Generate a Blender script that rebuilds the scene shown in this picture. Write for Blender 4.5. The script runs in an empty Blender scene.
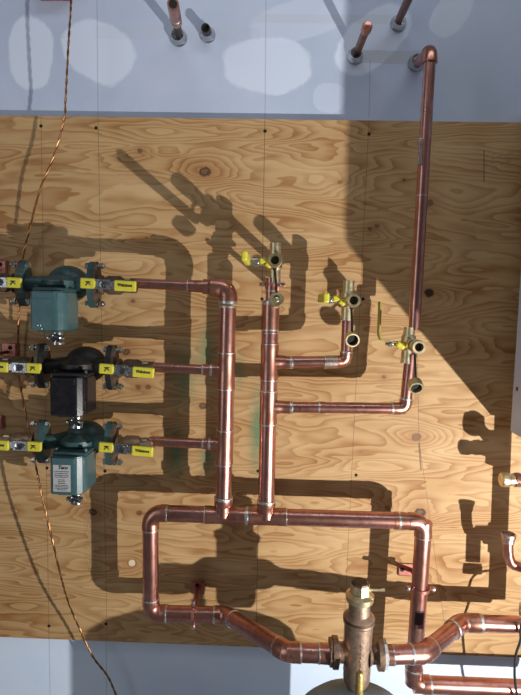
import bpy, bmesh, math, random
from mathutils import Vector, Matrix
random.seed(4)
S = bpy.context.scene
C = S.collection
U = 1/384.0                      # one reference unit of the pipework layout, in metres
FPX = 510.0

# ------------------------------------------------------------------ camera
Xc = Vector((.9994, .0247, -.025)).normalized()
Dc = Vector((-.018, .996, .084)); Dc = (Dc - Dc.dot(Xc)*Xc).normalized()
Nc = Xc.cross(Dc).normalized()
DIST = 510*U
CAM = Vector((0, -DIST, 1.5))
def ray(px, py):
    r = Vector(((px-260.5), (py-347.5), FPX))
    return Vector((r.dot(Xc), r.dot(Nc), -r.dot(Dc)))
def P(px, py, d=0.0):
    """point of the place d units in front of the plywood face (y = 0)"""
    r = ray(px, py)
    return CAM + r*((DIST - d*U)/r.y)
cam = bpy.data.cameras.new('camera'); co = bpy.data.objects.new('camera', cam); C.objects.link(co)
right = Vector((Xc.x, Nc.x, -Dc.x)); down = Vector((Xc.y, Nc.y, -Dc.y)); fwd = Vector((Xc.z, Nc.z, -Dc.z))
M = Matrix((right, -down, -fwd)).transposed().to_4x4()
M.translation = CAM
co.matrix_world = M
cam.sensor_fit = 'VERTICAL'; cam.sensor_height = 24; cam.lens = 24*FPX/695; cam.clip_start = .01
S.camera = co

# ------------------------------------------------------------------ materials
def lin(c):
    return tuple(((v/255)/12.92 if v/255 <= .04045 else ((v/255+.055)/1.055)**2.4) for v in c)
class NT:
    def __init__(s, name):
        s.m = bpy.data.materials.new(name); s.m.use_nodes = True
        s.t = s.m.node_tree; s.b = s.t.nodes['Principled BSDF']
    def n(s, ty, **k):
        q = s.t.nodes.new(ty)
        for a, v in k.items(): setattr(q, a, v)
        return q
    def put(s, sock, v):
        if isinstance(v, bpy.types.NodeSocket): s.t.links.new(v, sock)
        elif v is not None:
            try: sock.default_value = v
            except Exception: sock.default_value = tuple(v)+(1,)
    def m_(s, op, a, b=None, c=None):
        q = s.n('ShaderNodeMath', operation=op); s.put(q.inputs[0], a)
        if b is not None: s.put(q.inputs[1], b)
        if c is not None: s.put(q.inputs[2], c)
        return q.outputs[0]
    def mix(s, f, a, b):
        q = s.n('ShaderNodeMix', data_type='RGBA'); s.put(q.inputs[0], f)
        for i, v in ((6, a), (7, b)):
            if isinstance(v, bpy.types.NodeSocket): s.t.links.new(v, q.inputs[i])
            else: q.inputs[i].default_value = tuple(v)[:3]+(1,)
        return q.outputs[2]
    def ramp(s, f, stops):
        q = s.n('ShaderNodeValToRGB'); s.put(q.inputs[0], f)
        e = q.color_ramp.elements
        while len(e) < len(stops): e.new(.5)
        for i, (p, c) in enumerate(stops):
            e[i].position = p; e[i].color = (tuple(c)+(1,))[:4] if not isinstance(c, float) else (c, c, c, 1)
        return q.outputs[0]
    def noise(s, vec, scale, detail=3, rough=.5, dist=0.):
        q = s.n('ShaderNodeTexNoise'); s.put(q.inputs['Vector'], vec)
        q.inputs['Scale'].default_value = scale; q.inputs['Detail'].default_value = detail
        q.inputs['Roughness'].default_value = rough; q.inputs['Distortion'].default_value = dist
        return q.outputs['Fac']
    def obj(s): return s.n('ShaderNodeTexCoord').outputs['Object']
    def scale(s, v, sc, loc=(0, 0, 0)):
        q = s.n('ShaderNodeMapping'); s.put(q.inputs[0], v)
        q.inputs['Location'].default_value = loc; q.inputs['Scale'].default_value = sc
        return q.outputs[0]
    def bump(s, h, strength=.2, dist=.001):
        q = s.n('ShaderNodeBump'); s.put(q.inputs['Height'], h)
        q.inputs['Strength'].default_value = strength; q.inputs['Distance'].default_value = dist
        s.t.links.new(q.outputs[0], s.b.inputs['Normal'])

def simple(name, col, rough=.5, metal=0., var=.12, nscale=60, bump=0., spec=.5, coat=0.):
    k = NT(name); o = k.obj()
    f = k.noise(o, nscale, 4, .6)
    c = k.mix(k.ramp(f, [(.3, 0.), (.7, 1.)]), [v*(1-var) for v in col], [min(1, v*(1+var)) for v in col])
    k.put(k.b.inputs['Base Color'], c)
    k.put(k.b.inputs['Roughness'], k.m_('MULTIPLY_ADD', f, .2, rough-.1))
    k.b.inputs['Metallic'].default_value = metal
    k.b.inputs['Specular IOR Level'].default_value = spec
    k.b.inputs['Coat Weight'].default_value = coat
    if bump: k.bump(k.noise(o, nscale*6, 2), bump, .0006)
    return k.m

def copper(name, a, b, dark, rough=.27, amt=.5):
    k = NT(name); o = k.obj()
    f = k.noise(o, 22, 5, .65, .6)
    g = k.noise(k.scale(o, (1, 1, .35)), 70, 4, .7)
    c = k.mix(k.ramp(f, [(.35, 0.), (.65, 1.)]), a, b)
    c = k.mix(k.m_('MULTIPLY', k.ramp(g, [(.5, 0.), (.72, 1.)]), amt), c, dark)
    k.put(k.b.inputs['Base Color'], c)
    k.b.inputs['Metallic'].default_value = 1
    k.put(k.b.inputs['Roughness'], k.m_('MULTIPLY_ADD', g, .3, rough-.1))
    k.bump(k.noise(o, 300, 2), .06, .0004)
    return k.m
M_cop = copper('copper_tube', (.62, .325, .28), (.50, .235, .19), (.27, .11, .08), .27, .5)
M_fit = copper('copper_fitting', (.60, .31, .24), (.46, .21, .155), (.24, .10, .07), .30, .6)
M_sol = simple('solder', (.66, .66, .65), .36, 1., .25, 160, .25)
M_flux = simple('fluxed_copper', (.55, .44, .39), .4, 1., .35, 120, .25)
M_bra = simple('brass', (.70, .60, .38), .40, 1., .2, 90, .1)
M_bro = simple('cast_bronze', (.38, .27, .20), .47, .85, .25, 130, .5)
M_dbr = simple('dark_union_bronze', (.27, .18, .13), .45, .85, .3, 110, .4)
M_chr = simple('chrome', (.50, .51, .53), .12, 1., .1, 50)
M_zin = simple('zinc_plated_steel', (.60, .61, .62), .28, 1., .3, 200, .1)
M_iron = simple('black_iron', (.055, .045, .04), .5, .5, .3, 100, .3)
M_rust = simple('dark_cast_flange', (.12, .085, .06), .55, .4, .35, 110, .4)
M_teal = simple('teal_paint', (.050, .115, .130), .32, 0., .12, 40, .12, .5, .3)
M_tealc = simple('teal_painted_casting', (.038, .088, .092), .45, .1, .2, 60, .5)
M_blk = simple('black_paint', (.010, .010, .014), .24, 0., .25, 50, .15, .4, 0.)
M_blkc = simple('black_painted_casting', (.016, .016, .018), .5, .1, .25, 60, .5)
M_yel = simple('yellow_plastic', (.62, .56, .045), .42, 0., .08, 60)
M_rub = simple('black_rubber', (.012, .012, .012), .5)
M_hole = simple('dark_bore', (.01, .009, .008), .8)
M_ink = simple('black_ink', (.02, .02, .018), .6)
M_lab = simple('label_paper', (.42, .43, .44), .6, 0, .1, 200)
M_white = simple('white_enamel', (.60, .66, .80), .35, 0, .03, 8)
M_red = simple('red_paint', (.30, .012, .03), .45)
M_tank = simple('grey_tank_paint', (.20, .28, .34), .6, 0, .12, 25)
M_hang = copper('copper_plated_steel', (.56, .25, .21), (.46, .18, .14), (.20, .07, .05), .42, .5)
M_floor = simple('concrete', (.28, .275, .27), .8, 0, .2, 6, .3)
M_bwire = copper('bare_copper_wire', (.42, .22, .10), (.30, .14, .06), (.1, .05, .03), .35, .6)

# plywood --------------------------------------------------------------
def knot_list():
    L = []
    for px, py, s, a in [(205, 172, 15, 1.2), (429, 203, 12, .8), (429, 293, 13, .9), (416, 437, 13, 1.15), (417, 510, 13, 1.1),
                          (132, 563, 12, .9), (93, 512, 10, .8), (203, 406, 10, .7), (140, 151, 8, .5), (374, 229, 9, .5),
                          (45, 400, 16, .6), (60, 560, 22, .9), (230, 300, 16, .6), (340, 185, 20, .55), (480, 250, 24, .7), (95, 395, 10, .5), (310, 560, 25, .5)]:
        p = P(px, py); L.append((p.x, p.z, s*U, a))
    return L
def plywood():
    k = NT('fir_plywood'); o = k.obj()
    sp = k.n('ShaderNodeSeparateXYZ'); k.put(sp.inputs[0], o); X, Z = sp.outputs[0], sp.outputs[2]
    h = k.m_('MULTIPLY', k.noise(k.scale(o, (1.0, 1, 6.0)), 1.35, 2.6, .5, .3), 11.)
    h = k.m_('ADD', h, k.m_('MULTIPLY', k.noise(k.scale(o, (7, 1, 22)), 1.0, 2, .5), 1.1))
    h = k.m_('MULTIPLY_ADD', Z, 5.0, h)
    for (x, z, s, a) in knot_list():
        dx = k.m_('MULTIPLY', k.m_('SUBTRACT', X, x), 1/(s*2.2)); dz = k.m_('MULTIPLY', k.m_('SUBTRACT', Z, z), 1/s)
        r2 = k.m_('ADD', k.m_('MULTIPLY', dx, dx), k.m_('MULTIPLY', dz, dz))
        h = k.m_('MULTIPLY_ADD', k.m_('POWER', 2.718, k.m_('MULTIPLY', r2, -1.)), a*2.0, h)
    saw = k.m_('FRACT', k.m_('MULTIPLY', h, 2.2))
    ring = k.ramp(saw, [(0., 0.), (.35, .12), (.80, .8), (.90, 1.), (.95, .8), (1., 0.)])
    broad = k.ramp(k.noise(k.scale(o, (1.6, 1, 7)), 2.2, 3, .55), [(.3, 0.), (.72, 1.)])
    amt = k.m_('MULTIPLY', ring, k.m_('MULTIPLY_ADD', broad, .85, .25))
    fib = k.noise(k.scale(o, (9, 1, 420)), 1., 3, .6)
    base = k.mix(broad, (.60, .41, .21), (.46, .275, .115))
    c = k.mix(amt, base, (.28, .115, .035))
    c = k.mix(k.m_('MULTIPLY', k.ramp(fib, [(.35, 0.), (.75, 1.)]), .28), c, (.40, .22, .09))
    def gauss(px, py, rx, rz, soft=1.):
        p = P(px, py)
        dx = k.m_('MULTIPLY', k.m_('SUBTRACT', X, p.x), 1/(rx*U)); dz = k.m_('MULTIPLY', k.m_('SUBTRACT', Z, p.z), 1/(rz*U))
        r2 = k.m_('ADD', k.m_('MULTIPLY', dx, dx), k.m_('MULTIPLY', dz, dz))
        return k.m_('POWER', 2.718, k.m_('MULTIPLY', r2, -soft))
    wob = k.noise(o, 70, 4, .65)
    # knots: reddish halo, dark core
    for px, py, r, core, col in [(205, 172, 7, .95, (.05, .028, .014)), (416, 437, 6, .8, (.16, .08, .04)), (429, 293, 6, 1., (.02, .01, .008)), (429, 203, 5, .8, (.10, .05, .03)),
                            (420, 513, 7, 1., (.03, .02, .012)), (132, 563, 6, .75, (.12, .07, .04)), (93, 512, 5.5, .95, (.045, .025, .015)), (139, 513, 4, .8, (.13, .05, .03)),
                            (203, 406, 5, .85, (.05, .03, .02)), (140, 151, 3.5, .8, (.1, .06, .03)), (370, 229, 3, .8, (.08, .05, .03)), (377, 226, 3, .7, (.1, .06, .03)),
                            (404, 180, 2, .8, (.08, .05, .03)), (148, 387, 4, .8, (.08, .04, .02)), (138, 387, 4, .7, (.1, .05, .03)), (126, 352, 5, .9, (.07, .035, .02)), (133, 301, 3, .7, (.1, .05, .03)), (388, 508, 4, .7, (.1, .05, .03)),
                            (384, 377, 3, .6, (.1, .06, .03)), (340, 182, 3, .6, (.15, .08, .04))]:
        g = gauss(px, py, r*2.4, r*1.7)
        c = k.mix(k.m_('MULTIPLY', g, .6), c, (.34, .155, .06))
        g = k.m_('MULTIPLY', gauss(px, py, r*.85, r*.7), k.m_('MULTIPLY_ADD', wob, 2.2, -.1))
        c = k.mix(k.m_('MULTIPLY', k.ramp(g, [(.3, 0.), (.5, 1.)]), core*.92), c, col)
        if r > 4.5: c = k.mix(k.m_('MULTIPLY', k.ramp(g, [(.6, 0.), (.9, 1.)]), .6 if py not in (293,) else 0.), c, (.24, .135, .08))
    g = k.ramp(k.m_('MULTIPLY', gauss(132, 563, 4, 4), k.m_('MULTIPLY_ADD', wob, .9, .6)), [(.4, 0.), (.5, 1.)])
    c = k.mix(g, c, (.78, .62, .42))
    # green flux stains
    for px, py, rx, rz, a in [(176, 452, 9, 24, 1.), (207, 458, 7, 16, .9), (184, 375, 12, 26, .8), (206, 350, 8, 26, .8), (257, 430, 7, 40, 1.1), (240, 372, 5, 16, .6)]:
        g = k.m_('MULTIPLY', gauss(px, py, rx, rz), k.m_('MULTIPLY_ADD', wob, 1.2, .3))
        c = k.mix(k.m_('MULTIPLY', g, a*.9), c, (.12, .22, .12))
    def inkrect(x0, y0, x1, y1, s, sc):
        p, q = P(x0, y0), P(x1, y1)
        m = k.m_('MULTIPLY', k.m_('MULTIPLY', k.m_('GREATER_THAN', X, p.x), k.m_('LESS_THAN', X, q.x)), k.m_('MULTIPLY', k.m_('LESS_THAN', Z, p.z), k.m_('GREATER_THAN', Z, q.z)))
        return k.m_('MULTIPLY', k.m_('MULTIPLY', m, k.m_('GREATER_THAN', k.noise(k.scale(o, sc), 1, 2), .53)), s)
    c = k.mix(inkrect(84, 500, 93, 572, .3, (260, 1, 170)), c, (.08, .06, .05))
    c = k.mix(inkrect(94, 530, 102, 572, .2, (260, 1, 170)), c, (.08, .06, .05))
    c = k.mix(inkrect(486, 151, 512, 168, .3, (60, 1, 260)), c, (.08, .06, .05))
    # pencil lines, screw holes
    def line(a, b, w, s):
        p, q = P(*a), P(*b); m = (q.x-p.x)/(q.z-p.z)
        dx = k.m_('SUBTRACT', k.m_('SUBTRACT', X, p.x), k.m_('MULTIPLY', k.m_('SUBTRACT', Z, p.z), m))
        f = k.m_('LESS_THAN', k.m_('ABSOLUTE', dx), w*U)
        zr = k.m_('MULTIPLY', k.m_('LESS_THAN', Z, max(p.z, q.z)), k.m_('GREATER_THAN', Z, min(p.z, q.z)))
        return k.m_('MULTIPLY', k.m_('MULTIPLY', f, zr), s)
    for a, b, w, s in [((41, 115), (49, 640), .35, .5), ((98, 115), (107, 640), .35, .5), ((265, 115), (256, 645), .4, .6), ((369, 120), (343, 650), .35, .5),
                       ((417, 340), (419, 440), .35, .55), ((419, 440), (448, 650), .3, .5), ((484, 150), (484, 182), .7, .6), ((419, 443), (421, 470), .8, .7)]:
        c = k.mix(line(a, b, w, s), c, (.10, .06, .035))
    for px, py in [(41, 126), (96, 128), (265, 131), (369, 134), (49, 626), (106, 624), (356, 475), (262, 299), (363, 299), (105, 471), (47, 468), (258, 471), (383, 299), (405, 296), (365, 300)][:12]:
        p = P(px, py)
        dx = k.m_('SUBTRACT', X, p.x); dz = k.m_('SUBTRACT', Z, p.z)
        r2 = k.m_('ADD', k.m_('MULTIPLY', dx, dx), k.m_('MULTIPLY', dz, dz))
        c = k.mix(k.m_('LESS_THAN', r2, (1.7*U)**2), c, (.012, .01, .008))
    k.put(k.b.inputs['Base Color'], c)
    k.b.inputs['Roughness'].default_value = .62
    k.b.inputs['Specular IOR Level'].default_value = .3
    k.bump(k.m_('ADD', k.m_('MULTIPLY', fib, .6), k.m_('MULTIPLY', ring, .5)), .25, .0008)
    return k.m
M_ply = plywood()

def drywall():
    k = NT('drywall_paper'); o = k.obj()
    sp = k.n('ShaderNodeSeparateXYZ'); k.put(sp.inputs[0], o); X, Z = sp.outputs[0], sp.outputs[2]
    wob = k.noise(o, 7, 3, .5); wob2 = k.noise(o, 30, 3, .6)
    c = k.mix(k.ramp(k.noise(o, 3.5, 4, .6), [(.35, 0.), (.65, 1.)]), (.46, .54, .70), (.54, .61, .78))
    def blob(px, py, rx, rz, rot=0., p=2.4, edge=.12):
        q = P(px, py, -7); ca, sa = math.cos(rot), math.sin(rot)
        dx = k.m_('SUBTRACT', X, q.x); dz = k.m_('SUBTRACT', Z, q.z)
        ax = k.m_('MULTIPLY', k.m_('ADD', k.m_('MULTIPLY', dx, ca), k.m_('MULTIPLY', dz, sa)), 1/(rx*U))
        az = k.m_('MULTIPLY', k.m_('SUBTRACT', k.m_('MULTIPLY', dz, ca), k.m_('MULTIPLY', dx, sa)), 1/(rz*U))
        r = k.m_('ADD', k.m_('POWER', k.m_('ABSOLUTE', ax), p), k.m_('POWER', k.m_('ABSOLUTE', az), p))
        r = k.m_('ADD', r, k.m_('ADD', k.m_('MULTIPLY_ADD', wob, 1.1, -.55), k.m_('MULTIPLY_ADD', wob2, .5, -.25)))
        return k.ramp(r, [(1-edge, 1.), (1., 0.)]) if False else k.m_('SUBTRACT', 1., k.m_('SMOOTH_MIN', k.m_('MAXIMUM', k.m_('MULTIPLY', k.m_('SUBTRACT', r, 1-edge), 1/(2*edge)), 0.), 1., .05))
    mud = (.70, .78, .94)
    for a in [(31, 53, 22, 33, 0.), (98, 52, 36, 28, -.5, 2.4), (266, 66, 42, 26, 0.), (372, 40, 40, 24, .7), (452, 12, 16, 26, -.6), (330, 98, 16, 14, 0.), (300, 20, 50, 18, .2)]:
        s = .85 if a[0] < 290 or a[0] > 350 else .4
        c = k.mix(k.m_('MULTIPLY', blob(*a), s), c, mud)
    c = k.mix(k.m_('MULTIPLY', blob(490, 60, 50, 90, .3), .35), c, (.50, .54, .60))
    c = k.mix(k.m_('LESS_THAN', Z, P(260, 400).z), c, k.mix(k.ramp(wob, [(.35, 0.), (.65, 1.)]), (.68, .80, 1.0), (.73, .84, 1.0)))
    # faint grey horizontal bands across the sheet
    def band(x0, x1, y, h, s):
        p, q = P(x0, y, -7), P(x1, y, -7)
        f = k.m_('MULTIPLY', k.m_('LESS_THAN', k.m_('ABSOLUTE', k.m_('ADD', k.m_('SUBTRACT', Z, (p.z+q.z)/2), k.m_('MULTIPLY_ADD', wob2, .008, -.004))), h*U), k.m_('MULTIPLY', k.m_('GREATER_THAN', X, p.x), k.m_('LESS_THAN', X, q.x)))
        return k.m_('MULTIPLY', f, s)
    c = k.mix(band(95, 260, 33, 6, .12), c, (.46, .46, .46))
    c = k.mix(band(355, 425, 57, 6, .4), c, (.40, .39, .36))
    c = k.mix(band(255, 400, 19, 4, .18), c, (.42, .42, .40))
    for px0, py0, px1, py1 in [(97, 0, 98, 118), (49, 636, 52, 800), (106, 638, 108, 800), (266, 0, 265, 118), (370, 60, 369, 118)]:
        p, q = P(px0, py0, -7), P(px1, py1, -7); m = (q.x-p.x)/(q.z-p.z)
        dx = k.m_('SUBTRACT', k.m_('SUBTRACT', X, p.x), k.m_('MULTIPLY', k.m_('SUBTRACT', Z, p.z), m))
        f = k.m_('MULTIPLY', k.m_('LESS_THAN', k.m_('ABSOLUTE', dx), .4*U), k.m_('MULTIPLY', k.m_('LESS_THAN', Z, max(p.z, q.z)), k.m_('GREATER_THAN', Z, min(p.z, q.z))))
        c = k.mix(k.m_('MULTIPLY', f, .4), c, (.15, .15, .17))
    k.put(k.b.inputs['Base Color'], c); k.b.inputs['Roughness'].default_value = .75
    k.b.inputs['Specular IOR Level'].default_value = .25
    k.bump(k.m_('ADD', k.m_('MULTIPLY', wob2, .5), k.noise(o, 350, 2)), .12, .0006)
    return k.m
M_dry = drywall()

# ------------------------------------------------------------------ mesh helpers (all in world metres)
def frame(d):
    d = d.normalized()
    a = Vector((0, 0, 1)) if abs(d.z) < .9 else Vector((1, 0, 0))
    u = d.cross(a).normalized(); return u, d.cross(u).normalized()
def tube(bm, pts, r, seg=20, cap=True, inner=None):
    """swept round tube; r = number or one radius per point"""
    pts = [Vector(p) for p in pts]; n = len(pts)
    rs = [r]*n if not isinstance(r, (list, tuple)) else list(r)
    t0 = (pts[1]-pts[0]); k = 1
    while t0.length < 1e-7: k += 1; t0 = pts[k]-pts[0]
    u, v = frame(t0); prev = t0.normalized(); rings = []
    for i, p in enumerate(pts):
        a = pts[min(i+1, n-1)] - pts[max(i-1, 0)]
        if a.length < 1e-8: a = prev.copy()
        a.normalize()
        q = prev.rotation_difference(a); u = q @ u; v = q @ v; prev = a
        rings.append([bm.verts.new(p + (u*math.cos(2*math.pi*j/seg) + v*math.sin(2*math.pi*j/seg))*rs[i]) for j in range(seg)])
    for a, b in zip(rings, rings[1:]):
        for j in range(seg):
            f = bm.faces.new((a[j], a[(j+1) % seg], b[(j+1) % seg], b[j])); f.smooth = True
    if cap:
        bm.faces.new(rings[0][::-1]); bm.faces.new(rings[-1])
    return bm
def prof(bm, base, axis, prf, seg=24, cap=True):
    """lathe: prf = list of (distance along axis, radius) in units U"""
    ax = Vector(axis).normalized(); u, v = frame(ax); rings = []
    for h, r in prf:
        rings.append([bm.verts.new(base + ax*h*U + (u*math.cos(2*math.pi*j/seg) + v*math.sin(2*math.pi*j/seg))*max(r, .02)*U) for j in range(seg)])
    for (a, b) in zip(rings, rings[1:]):
        for j in range(seg):
            f = bm.faces.new((a[j], a[(j+1) % seg], b[(j+1) % seg], b[j])); f.smooth = seg > 8
    if cap: bm.faces.new(rings[0][::-1]); bm.faces.new(rings[-1])
    return bm
def box(bm, c, s, rot=None, bev=0.):
    """c centre (world), s full sizes in U"""
    r = bmesh.ops.create_cube(bm, size=1.0)
    vs = r['verts']
    m = Matrix.Translation(c) @ (rot.to_4x4() if rot else Matrix.Identity(4)) @ Matrix.Diagonal((s[0]*U, s[1]*U, s[2]*U, 1))
    bmesh.ops.transform(bm, matrix=m, verts=vs)
    if bev:
        es = list({e for v in vs for e in v.link_edges})
        bmesh.ops.bevel(bm, geom=es, offset=bev*U, segments=2, affect='EDGES', profile=.5)
    return bm
def prism(bm, outline, a, b, axes, org, bev=0.):
    """extrude a 2D outline (U) spanned by axes[0], axes[1] from a to b along axes[2]"""
    e0, e1, e2 = [Vector(q) for q in axes]
    A = [bm.verts.new(org + (e0*x + e1*y + e2*a)*U) for x, y in outline]
    B = [bm.verts.new(org + (e0*x + e1*y + e2*b)*U) for x, y in outline]
    n = len(A)
    fs = [bm.faces.new(A[::-1]), bm.faces.new(B)]
    for j in range(n): fs.append(bm.faces.new((A[j], A[(j+1) % n], B[(j+1) % n], B[j])))
    if bev:
        es = [e for f in fs[:2] for e in f.edges]
        bmesh.ops.bevel(bm, geom=es, offset=bev*U, segments=2, affect='EDGES')
    return bm
def BM(): return bmesh.new()
def root_loc(o):
    while o is not None:
        if o.parent is None: return o.location.copy()
        o = o.parent
    return Vector()
def obj(name, bm, mat, parent=None, label=None, smooth_angle=None):
    bmesh.ops.recalc_face_normals(bm, faces=bm.faces)
    for e in bm.edges:
        if len(e.link_faces) == 2 and e.calc_face_angle(0) > .55: e.smooth = False
    me = bpy.data.meshes.new(name)
    org = root_loc(parent) if parent else Vector()
    if parent is None and len(bm.verts):
        xs = [v.co for v in bm.verts]
        org = Vector((sum(v.x for v in xs)/len(xs), sum(v.y for v in xs)/len(xs), min(v.z for v in xs)))
    bmesh.ops.translate(bm, vec=-org, verts=bm.verts)
    bm.to_mesh(me); bm.free(); me.materials.append(mat)
    o = bpy.data.objects.new(name, me); C.objects.link(o)
    if parent: o.parent = parent
    else: o.location = org
    if label: o['label'] = label
    return o
def thing(name, label, cat, loc, group=None):
    o = bpy.data.objects.new(name, None); C.objects.link(o); o.location = loc
    o.empty_display_size = .02
    o['label'] = label; o['category'] = cat
    if group: o['group'] = group
    return o
def tag(o, label, cat, group=None):
    o['label'] = label; o['category'] = cat
    if group: o['group'] = group
    return o
def struct(name, bm, mat):
    bmesh.ops.recalc_face_normals(bm, faces=bm.faces)
    me = bpy.data.meshes.new(name); bm.to_mesh(me); bm.free(); me.materials.append(mat)
    o = bpy.data.objects.new(name, me); C.objects.link(o); o['kind'] = 'structure'; return o
def lettering(name, txt, loc, size, parent, mat, rot=(math.pi/2, 0, 0), width=None, label=None, shear=0.):
    cu = bpy.data.curves.new('t', 'FONT'); cu.body = txt; cu.size = 1; cu.align_x = 'CENTER'; cu.align_y = 'CENTER'
    cu.offset = .025; cu.extrude = .02; cu.resolution_u = 3; cu.shear = shear
    to = bpy.data.objects.new('t', cu); C.objects.link(to)
    bpy.context.view_layer.update()
    me = bpy.data.meshes.new_from_object(to.evaluated_get(bpy.context.evaluated_depsgraph_get()))
    bpy.data.objects.remove(to); bpy.data.curves.remove(cu)
    xs = [v.co.x for v in me.vertices]; w = max(xs)-min(xs)
    sx = (width*U/w) if width else size*U
    from mathutils import Euler
    R = Euler(rot).to_matrix().to_4x4()
    me.transform(Matrix.Translation(Vector(loc)-root_loc(parent)) @ R @ Matrix.Diagonal((sx, size*U, size*U, 1)))
    me.name = name; me.materials.clear(); me.materials.append(mat)
    o = bpy.data.objects.new(name, me); C.objects.link(o); o.parent = parent
    if label: o['label'] = label
    return o

X, Y, Z = Vector((1, 0, 0)), Vector((0, 1, 0)), Vector((0, 0, 1))
F = -Y                                            # towards the viewer

# ------------------------------------------------------------------ pipe fittings
def ring(parent, c, ax, r, w=1.6, mat=None):
    b = BM(); ax = ax.normalized()
    prof(b, c - ax*w*U/2, ax, [(0, r-.4), (w*.2, r+.1), (w*.8, r+.1), (w, r-.4)], 22)
    return obj('solder_ring', b, mat or M_sol, parent, 'silver solder ring')
def pipe(parent, a, b, r, name='pipe', mat=None):
    m = BM(); a, b = Vector(a), Vector(b); tube(m, [a + (b-a)*t for t in (0, .5, 1)], r*U, 24)
    return obj(name, m, mat or M_cop, parent)
def elbow(parent, c, da, db, R, rf, hub=5., rings=(1, 1), name='elbow', r_in=None):
    """bend centred on corner c, leaving towards da and db"""
    da, db = da.normalized(), db.normalized()
    A, B = c + da*R*U, c + db*R*U
    pts = [A + da*hub*U, A]; n = 10
    rad = [rf, rf]
    ang = math.pi - da.angle(db)                   # turn angle
    rc = R/math.tan(ang/2) if ang > 1e-3 else R
    # circle tangent to both legs
    bis = (da+db).normalized(); rr = R*math.tan((math.pi-ang)/2)
    cen = c + bis*math.hypot(R, rr)*U
    va, vb = A-cen, B-cen
    tot = va.angle(vb); axis = va.cross(vb).normalized()
    for i in range(1, n):
        q = Matrix.Rotation(tot*i/n, 3, axis); pts.append(cen + q @ va); rad.append(rf*.965)
    pts += [B, B + db*hub*U]; rad += [rf, rf]
    b = BM(); tube(b, pts, [x*U for x in rad], 24)
    o = obj(name, b, M_fit, parent)
    if rings[0]: ring(o, A + da*hub*U, da, rf, rings[0]*1.5)
    if rings[1]: ring(o, B + db*hub*U, db, rf, rings[1]*1.5)
    return o
def tee(parent, c, ax, h0, h1, br, bl, rf, rb, rings=(1, 1, 1), name='tee'):
    b = BM(); ax = ax.normalized(); br = br.normalized()
    prof(b, c - ax*h0*U, ax, [(0, rf), (h0*.3, rf), (h0*.4, rf*.97), (h0+h1*.6, rf*.97), (h0+h1*.7, rf), (h0+h1, rf)], 24)
    tube(b, [c, c + br*rf*1.25*U, c + br*(bl-4)*U, c + br*bl*U], [rb*1.12*U, rb*1.05*U, rb*U, rb*U], 22)
    o = obj(name, b, M_fit, parent)
    if rings[0]: ring(o, c - ax*h0*U, ax, rf, rings[0]*1.5)
    if rings[1]: ring(o, c + ax*h1*U, ax, rf, rings[1]*1.5)
    if rings[2]: ring(o, c + br*bl*U, br, rb, rings[2]*1.5)
    return o
def coupling(parent, a, b, r0, r1=None, rings=(1, 1), name='coupling', mat=None):
    ax = b-a; L = ax.length/U; r1 = r1 or r0; m = BM()
    prof(m, a, ax, [(0, r0), (L*.4, r0), (L*.6, r1), (L, r1)], 24)
    o = obj(name, m, mat or M_fit, parent)
    if rings[0]: ring(o, a, ax, r0, rings[0]*1.5)
    if rings[1]: ring(o, b, ax, r1, rings[1]*1.5)
    return o

# ------------------------------------------------------------------ the room
pl, pr = P(-60, 115.2), P(640, 124)
zt = (P(0, 115.5).z + P(521, 122.5).z)/2
zb = (P(0, 636.5).z + P(200, 644).z + P(470, 657).z)/3
b = BM(); tpw = 7*U
cx = (P(-200, 300).x + P(900, 300).x)/2; wx = P(900, 300).x - P(-200, 300).x
box(b, Vector((cx, tpw/2, (zt+zb)/2)), (wx/U, 7, (zt-zb)/U))
o = struct('wall_plywood_panel', b, M_ply)
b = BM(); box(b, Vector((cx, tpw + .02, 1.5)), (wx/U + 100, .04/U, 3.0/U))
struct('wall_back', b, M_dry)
b = BM(); box(b, Vector((cx, -1.6, -.02)), (wx/U + 200, 3.6/U, .04/U)); struct('floor', b, M_floor)

# ------------------------------------------------------------------ left riser manifold
RM, RF = 7.5, 8.15          # 1-1/2 inch pipe and fitting radii
RS, RSF = 4.6, 5.1         # 3/4 inch
dl = 47
t = thing('copper_manifold', 'left vertical copper riser with three thin branches running left to the pumps', 'copper pipe', P(223, 515, dl))
r1a, r1b = P(132, 283.5, dl), P(229, 288, dl); r1a.z = r1b.z
TOPL, BOTL = P(228.5, 288, dl), P(223, 518, dl)
ax = (BOTL-TOPL).normalized()
def LP(y, x0=228.5, x1=223, y0=288, y1=518, d=dl): return P(x0 + (x1-x0)*(y-y0)/(y1-y0), y, d)
elbow(t, LP(288), P(180, 286, dl)-LP(288), ax, 8, RF+.4, 5, (0, 2.2))
ring(t, LP(307), ax, RF+.2, 2.)
coupling(t, P(203, 286.6, dl), P(217, 287.4, dl), 6.8, 8.8, (0, 0), 'reducer')
coupling(t, P(188, 285.8, dl), P(204, 286.6, dl), 5.4, 5.6, (1, .8))
pipe(t, P(133, 283.2, dl), P(192, 286, dl), RS, 'branch_pipe')
pipe(t, LP(306), LP(510), RM)
for yb, y0, y1, x0, xl in ((370.5, 353, 389, 196, 148), (444.5, 430, 464, 200, 150)):
    c = LP(yb); le = P(200, yb-1, dl)
    tee(t, c, ax, (LP(yb)-LP(y0)).length/U, (LP(y1)-LP(yb)).length/U, le-c, 14, RF, 5.6, (1, 1, 1.8))
    pipe(t, P(xl, yb-3.5, dl), P(212, yb-.4, dl), RS, 'branch_pipe')
    coupling(t, P(203, yb-.9, dl), P(211, yb-.5, dl), 5.2, 5.2, (1.6, 0), 'coupling')
o = coupling(t, LP(498), LP(512), RF+.5, RF-1, (2, 0), 'tee_outlet')
tag_bits = []

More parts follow.
